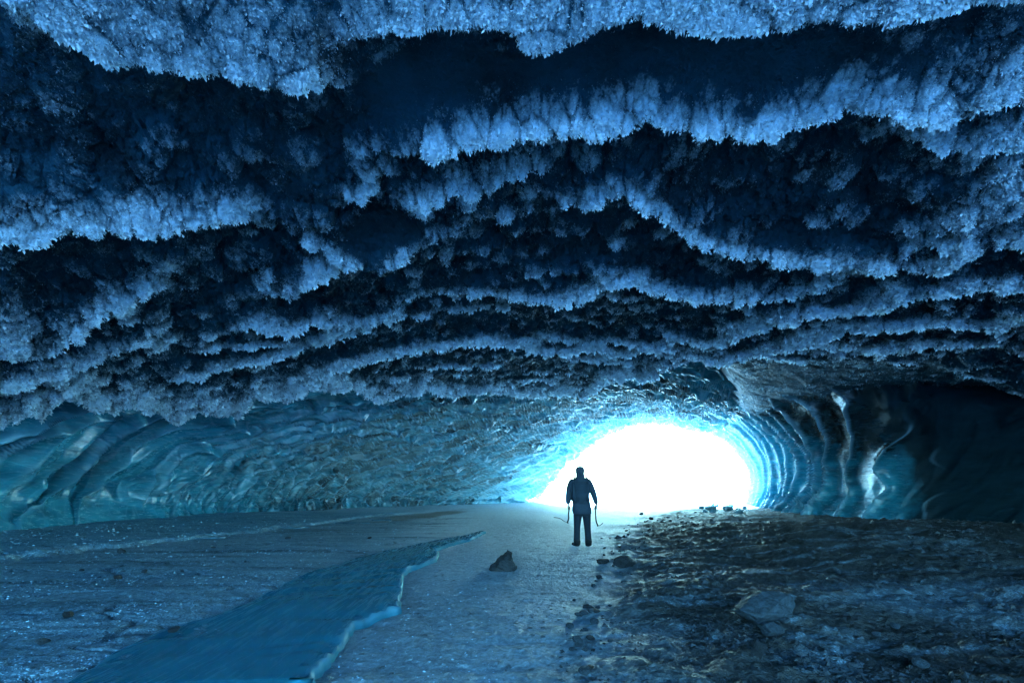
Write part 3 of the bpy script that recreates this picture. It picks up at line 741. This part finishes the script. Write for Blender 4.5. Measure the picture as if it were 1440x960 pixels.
# ------------------------------------------------------------------ person
PXc, PYd = (819 - 720) / F * 9.72, 9.72
pz = floor_z(PXc, PYd) - .012
def skin(name, nodes, edges, mat, parent, sub=2, root=0):
    """nodes: (x,y,z,rx,ry)"""
    me = bpy.data.meshes.new(name); me.from_pydata([n_[:3] for n_ in nodes], edges, []); me.update()
    o = bpy.data.objects.new(name, me); COL.objects.link(o)
    md = o.modifiers.new('s', 'SKIN'); md.use_smooth_shade = True
    for i, n_ in enumerate(nodes):
        v = me.skin_vertices[0].data[i]; v.radius = (n_[3], n_[4] if len(n_) > 4 else n_[3]); v.use_root = (i == root)
    ms = o.modifiers.new('d', 'SUBSURF'); ms.levels = sub; ms.render_levels = sub
    dg = bpy.context.evaluated_depsgraph_get(); ev = o.evaluated_get(dg)
    m2 = bpy.data.meshes.new_from_object(ev); o.modifiers.clear(); o.data = m2; bpy.data.meshes.remove(me)
    m2.materials.clear(); m2.materials.append(mat)
    for p in m2.polygons: p.use_smooth = True
    o.name = name; o.parent = parent; return o
def chain(n0, pts): return pts, [(n0 + i, n0 + i + 1) for i in range(len(pts) - 1)]
S = .00237
def L(zx, zy, yy=0.0): return ((zx - 505) * S, yy, (825 - zy) * S)
skin_m = m_cloth('skin', (.32, .19, .14), .6, 20); jk = m_cloth('dark_blue_jacket', (.032, .05, .075)); tr = m_cloth('dark_trousers', (.012, .02, .03))
bt = m_cloth('boot_leather', (.008, .009, .01), .6); hat = m_cloth('knit_hat', (.035, .055, .08)); pk = m_cloth('pack_fabric', (.030, .048, .07), .7); met = m_cloth('dark_metal', (.02, .022, .025), .35)
PR = empty('person', (PXc, PYd, pz)); 
tag(PR, 'person seen from behind in dark jacket and hat holding an ice axe in each hand', 'person')
pel = L(500, 490); 
jl = {'neck': L(487, 205), 'chest': L(485, 270), 'shL': L(412, 232), 'shR': L(552, 235), 'elL': L(384, 340, -.01), 'elR': L(603, 345, -.01), 'wrL': L(380, 440, .05), 'wrR': L(637, 440, .05),
      'hipL': L(465, 520), 'hipR': L(540, 520), 'knL': L(460, 655, .02), 'knR': L(548, 655, .02), 'anL': L(458, 785, -.02), 'anR': L(557, 788, -.02)}
def N(p, r, r2=None): return (*p, r, r2 or r)
def hand_nodes(base, sgn, tgt):
    """nodes and edges of a closed hand below the wrist: palm, four curled fingers, thumb"""
    return
bn = [N(pel, .13, .10), N(L(490, 400), .12, .09), N(jl['chest'], .14, .10), N(jl['neck'], .055), N(L(484, 180), .055),
      N(jl['shL'], .06), N(jl['elL'], .045), N(jl['wrL'], .028), N(jl['shR'], .06), N(jl['elR'], .045), N(jl['wrR'], .028),
      N(jl['hipL'], .085), N(jl['knL'], .06), N(jl['anL'], .04), N(jl['hipR'], .085), N(jl['knR'], .06), N(jl['anR'], .04)]
be = [(0, 1), (1, 2), (2, 3), (3, 4), (2, 5), (5, 6), (6, 7), (2, 8), (8, 9), (9, 10), (0, 11), (11, 12), (12, 13), (0, 14), (14, 15), (15, 16)]
# head: chin, skull
k = len(bn); bn += [N(L(483, 168, .02), .070, .075), N(L(483, 142, .012), .086, .095), N(L(483, 120, .0), .070, .078)]
be += [(4, k), (k, k + 1), (k + 1, k + 2)]
# feet
for an, s in ((13, -1), (16, 1)):
    k = len(bn); x0, y0, z0 = bn[an][:3]
    bn += [N((x0, y0 + .06, .04), .04), N((x0 + s * .02, y0 + .18, .03), .032)]; be += [(an, k), (k, k + 1)]
# palms
GR = {}
for wr, s in ((7, -1), (10, 1)):
    x0, y0, z0 = bn[wr][:3]; k = len(bn)
    bn += [N((x0 + s * .004, y0 + .005, z0 - .05), .030, .018), N((x0 + s * .006, y0 + .01, z0 - .085), .030, .017)]; be += [(wr, k), (k, k + 1)]
    GR[s] = (x0, y0, z0, k)
body = skin('body', bn, be, skin_m, PR, 2)
# face features, fingers and ears joined into the body mesh
bmx = bmesh.new(); bmx.from_mesh(body.data)
def add_ell(bm, c, r, seg=10):
    g = bmesh.ops.create_uvsphere(bm, u_segments=seg, v_segments=seg // 2 + 2, radius=1)
    for v in g['verts']: v.co = Vector((c[0] + v.co.x * r[0], c[1] + v.co.y * r[1], c[2] + v.co.z * r[2]))
hx, hz = L(483, 140)[0], L(483, 140)[2]
add_ell(bmx, (hx, .105, hz - .018), (.013, .022, .022)); add_ell(bmx, (hx, .088, hz - .052), (.024, .012, .007))
for s in (-1, 1):
    add_ell(bmx, (hx + s * .03, .088, hz + .006), (.013, .010, .010)); add_ell(bmx, (hx + s * .082, .01, hz - .01), (.010, .018, .030))
bmx.to_mesh(body.data); bmx.free()
def finger(pts, radii):
    nodes = [(*p, r, r) for p, r in zip(pts, radii)]
    return skin('finger_tmp', nodes, [(i, i + 1) for i in range(len(pts) - 1)], skin_m, None, 1)
tmp = []
AX = {}
for s in (-1, 1):
    x0, y0, z0, k = GR[s]
    cx, cy, cz = x0 - s * .020, y0 + .03, z0 - .080          # centre of the grip (shaft axis)
    AX[s] = (cx, cy, cz)
    for f in range(4):
        zf = z0 - .052 - f * .019; r = .0125 - .0007 * f; q = 1 - .06 * abs(f - 1)
        pts = [(x0 + s * .004, y0 + .012, zf), (x0 + s * .004, y0 + .040 * q, zf - .002), (x0 - s * .018, y0 + .060 * q, zf - .004), (x0 - s * .042, y0 + .045 * q, zf - .004), (x0 - s * .040, y0 + .020, zf - .003)]
        tmp.append(finger(pts, [r * 1.1, r, r, r * .9, r * .8]))
    tmp.append(finger([(x0 - s * .004, y0 - .005, z0 - .030), (x0 - s * .028, y0 + .008, z0 - .045), (x0 - s * .040, y0 + .034, z0 - .052), (x0 - s * .028, y0 + .052, z0 - .056)], [.013, .0115, .010, .008]))
bmx = bmesh.new(); bmx.from_mesh(body.data)
for o in tmp:
    bmx.from_mesh(o.data); m_ = o.data; bpy.data.objects.remove(o); bpy.data.meshes.remove(m_)
bmx.to_mesh(body.data); bmx.free()
for p in body.data.polygons: p.use_smooth = True
# clothes
def loft_body(name, rings, mat, parent, extra=(), n=28):
    """one garment: stacked elliptical rings (x, y, z, rx, ry) plus sleeve or leg tubes merged into the same mesh"""
    V = []; Fs = []
    for (x, yv, z, rx, ry) in rings:
        for k in range(n):
            th = 2 * math.pi * k / n; c_, s_ = math.cos(th), math.sin(th)
            ex = 2 / 2.5
            wr = 1 + .03 * math.sin(5 * th + z * 23) + .02 * math.sin(9 * th - z * 41)
            V.append((x + rx * wr * math.copysign(abs(c_) ** ex, c_), yv + ry * wr * math.copysign(abs(s_) ** ex, s_), z))
    for r in range(len(rings) - 1):
        for k in range(n): Fs.append([r * n + k, r * n + (k + 1) % n, (r + 1) * n + (k + 1) % n, (r + 1) * n + k])
    Fs.append(list(range(n))[::-1]); Fs.append([(len(rings) - 1) * n + k for k in range(n)])
    o = mesh_obj(name, V, Fs, mat, parent)
    bm = bmesh.new(); bm.from_mesh(o.data)
    for (nodes, edges) in extra:
        q = skin('tube_tmp', nodes, edges, mat, None, 2); bm.from_mesh(q.data); m_ = q.data; bpy.data.objects.remove(q); bpy.data.meshes.remove(m_)
    bm.to_mesh(o.data); bm.free(); o.data.materials.clear(); o.data.materials.append(mat)
    for p in o.data.polygons: p.use_smooth = True; p.material_index = 0
    return o
def E(zx, zy, rx, ry, yy=0.0): x_, y_, z_ = L(zx, zy, yy); return (x_, y_, z_, rx, ry)
ln4 = [(0, 1), (1, 2), (2, 3), (3, 4), (4, 5)]
slL = [N(L(440, 238), .11), N(L(410, 246), .105), N(L(390, 300), .085), N(L(383, 350, -.01), .078), N(L(378, 405, .02), .064), N(L(376, 446, .045), .054)]
slR = [N(L(530, 238), .11), N(L(558, 246), .10), N(L(586, 300), .080), N(L(605, 350, -.01), .072), N(L(624, 405, .02), .060), N(L(637, 446, .045), .050)]
loft_body('jacket', [E(503, 528, 0.180, 0.131), E(503, 524, 0.195, 0.145), E(501, 500, 0.198, 0.147), E(498, 465, 0.193, 0.145), E(492, 420, 0.184, 0.142), E(488, 370, 0.190, 0.145), E(486, 310, 0.205, 0.149), E(486, 262, 0.210, 0.142), E(486, 238, 0.184, 0.124), E(486, 220, 0.134, 0.103), E(485, 204, 0.098, 0.095), E(485, 188, 0.091, 0.090), E(484, 172, .098, .094)], jk, PR, [(slL, ln4), (slR, ln4)])
loft_body('trousers', [E(503, 548, .150, .11), E(503, 540, .165, .125), E(503, 510, .168, .125), E(503, 480, .16, .12)], tr, PR,
  [([N(L(470, 500), .125), N(L(463, 555), .094), N(L(458, 650, .02), .076), N(L(456, 730), .073), N(L(455, 768), .078), N(L(455, 782, -.01), .078)], ln4),
   ([N(L(536, 500), .125), N(L(544, 555), .094), N(L(552, 650, .02), .076), N(L(556, 730), .073), N(L(559, 768), .078), N(L(560, 782, -.01), .078)], ln4)])
for zx, s in ((456, -1), (558, 1)):
    x0 = L(zx, 0)[0]
    skin('boot', [(x0, -.02, .17, .088, .092), (x0, -.03, .09, .078, .08), (x0, -.03, .045, .074, .054), (x0 + s * .02, .07, .045, .074, .048), (x0 + s * .045, .19, .040, .066, .040)], [(0, 1), (1, 2), (2, 3), (3, 4)], bt, PR, 2)
# hat as its own cap over the skull
loft_body('hat', [E(483, 176, .076, .080, -.012), E(483, 166, .090, .096, -.010), E(483, 150, .097, .106, -.006), E(483, 132, .098, .108, 0), E(483, 116, .088, .098, 0), E(483, 105, .064, .076, 0), E(483, 101, .035, .045, 0), E(483, 99, .010, .012, 0)], hat, PR)
# backpack: body, lid, two straps
BP = empty('backpack', (PXc, PYd, pz)); tag(BP, 'dark backpack worn on the back of the standing person', 'backpack')
def rbox(name, c, sz, mat, parent, bev=.03, rot=(0, 0, 0)):
    bm = bmesh.new(); bmesh.ops.create_cube(bm, size=1)
    for v in bm.verts:
        v.co = Vector((v.co.x * sz[0], v.co.y * sz[1], v.co.z * sz[2]))
    bmesh.ops.bevel(bm, geom=bm.edges, offset=bev, segments=4, affect='EDGES')
    me = bpy.data.meshes.new(name); bm.to_mesh(me); bm.free(); me.materials.append(mat)
    for p in me.polygons: p.use_smooth = True
    o = bpy.data.objects.new(name, me); COL.objects.link(o); o.location = c; o.rotation_euler = rot; o.parent = parent; return o
rbox('pack_body', L(478, 335, -.21), (.34, .17, .46), pk, BP, .05)
rbox('pack_lid', L(480, 238, -.20), (.31, .20, .12), pk, BP, .04)
rbox('pocket', L(478, 365, -.305), (.22, .05, .24), pk, BP, .02)
for s in (-1, 1):
    cxs = L(484, 0)[0] + s * .13
    skin('strap', [(cxs, -.15, 1.40, .022, .010), (cxs, -.08, 1.485, .022, .010), (cxs - s * .01, .03, 1.46, .022, .010), (cxs, .135, 1.33, .022, .010), (cxs + s * .03, .13, 1.15, .02, .010), (cxs + s * .05, .0, .98, .015, .010), (cxs + s * .02, -.15, .95, .015, .01)], [(i, i + 1) for i in range(6)], met, BP, 1)
# ice axes
def axe(s, shaft, pick, adze, label):
    R = empty('ice_axe', (PXc, PYd, pz)); tag(R, label, 'ice axe', 'the two ice axes')
    skin('shaft', [(*p, .017, .017) for p in shaft], [(i, i + 1) for i in range(len(shaft) - 1)], met, R, 1)
    gp = [shaft[0], tuple(.5 * (shaft[0][i] + shaft[1][i]) for i in range(3)), shaft[1]]
    skin('grip', [(*p, .0165, .0165) for p in gp], [(0, 1), (1, 2)], bt, R, 1)
    skin('pick', [(*p, r, .006) for p, r in pick], [(i, i + 1) for i in range(len(pick) - 1)], met, R, 1)
    skin('hammer', [(*p, .014, .014) for p in adze], [(0, 1)], met, R, 1)
g = AX[-1]
axe(-1, [(g[0] - .004, g[1], g[2] + .06), (g[0], g[1], g[2] - .04), L(384, 535, g[1]), L(386, 570, g[1]), L(380, 595, g[1]), L(371, 610, g[1])],
    [(L(372, 608, g[1]), .016), (L(345, 598, g[1]), .013), (L(318, 577, g[1]), .010), (L(285, 566, g[1]), .008), (L(248, 563, g[1]), .005)], [L(370, 610, g[1]), L(386, 613, g[1])],
    'curved ice axe in the hand on the left, long pick pointing out to the left')
g = AX[1]
axe(1, [(g[0] + .004, g[1], g[2] + .06), (g[0], g[1], g[2] - .04), L(631, 550, g[1]), L(634, 590, g[1]), L(643, 620, g[1]), L(654, 637, g[1])],
    [(L(654, 638, g[1]), .016), (L(670, 636, g[1]), .013), (L(684, 625, g[1]), .009), (L(697, 612, g[1]), .005)], [L(656, 638, g[1]), L(642, 641, g[1])],
    'curved ice axe in the hand on the right, short pick turned up to the right')

# ------------------------------------------------------------------ camera, light, render
cam = bpy.data.cameras.new('camera'); co = bpy.data.objects.new('camera', cam); COL.objects.link(co)
co.location = (0, 0, CAM_H); co.rotation_euler = (math.radians(90), 0, 0)
cam.sensor_width = 36; cam.lens = 16; cam.shift_y = (HOR - 480) / 1440; cam.clip_end = 3000; cam.clip_start = .05
scene.camera = co

SUN_AZ, SUN_EL = math.radians(18), math.radians(32)      # beyond the cave mouth, low, veiled by cloud
w = bpy.data.worlds.new('World'); scene.world = w; w.use_nodes = True
nt = w.node_tree; bg = nt.nodes['Background']
sky = nt.nodes.new('ShaderNodeTexSky'); sky.sky_type = 'NISHITA'; sky.sun_disc = False
sky.sun_elevation = SUN_EL; sky.sun_rotation = SUN_AZ; sky.air_density = 1.0; sky.dust_density = 2.0
mx = nt.nodes.new('ShaderNodeMix'); mx.data_type = 'RGBA'; mx.blend_type = 'MULTIPLY'; mx.inputs[0].default_value = 1
mx.inputs[7].default_value = (.31, .74, 1.0, 1)
nt.links.new(sky.outputs[0], mx.inputs[6]); nt.links.new(mx.outputs[2], bg.inputs['Color'])
bg.inputs['Strength'].default_value = .15
sl = bpy.data.lights.new('sun', 'SUN'); sl.energy = 4.0; sl.angle = math.radians(8); sl.color = (.36, .76, 1.0)
sun = bpy.data.objects.new('sun', sl); COL.objects.link(sun)
dv = Vector((math.sin(SUN_AZ) * math.cos(SUN_EL), math.cos(SUN_AZ) * math.cos(SUN_EL), math.sin(SUN_EL)))
sun.rotation_euler = (-dv).to_track_quat('-Z', 'Y').to_euler()
vs = scene.view_settings; vs.view_transform = 'Standard'; vs.look = 'None'; vs.gamma = 1; vs.exposure = 4.72
scene.cycles.max_bounces = 4; scene.cycles.diffuse_bounces = 3; scene.cycles.glossy_bounces = 2; scene.cycles.transmission_bounces = 4
scene.cycles.sample_clamp_indirect = 6; scene.cycles.use_denoising = True
scene.cycles.caustics_reflective = False; scene.cycles.caustics_refractive = False
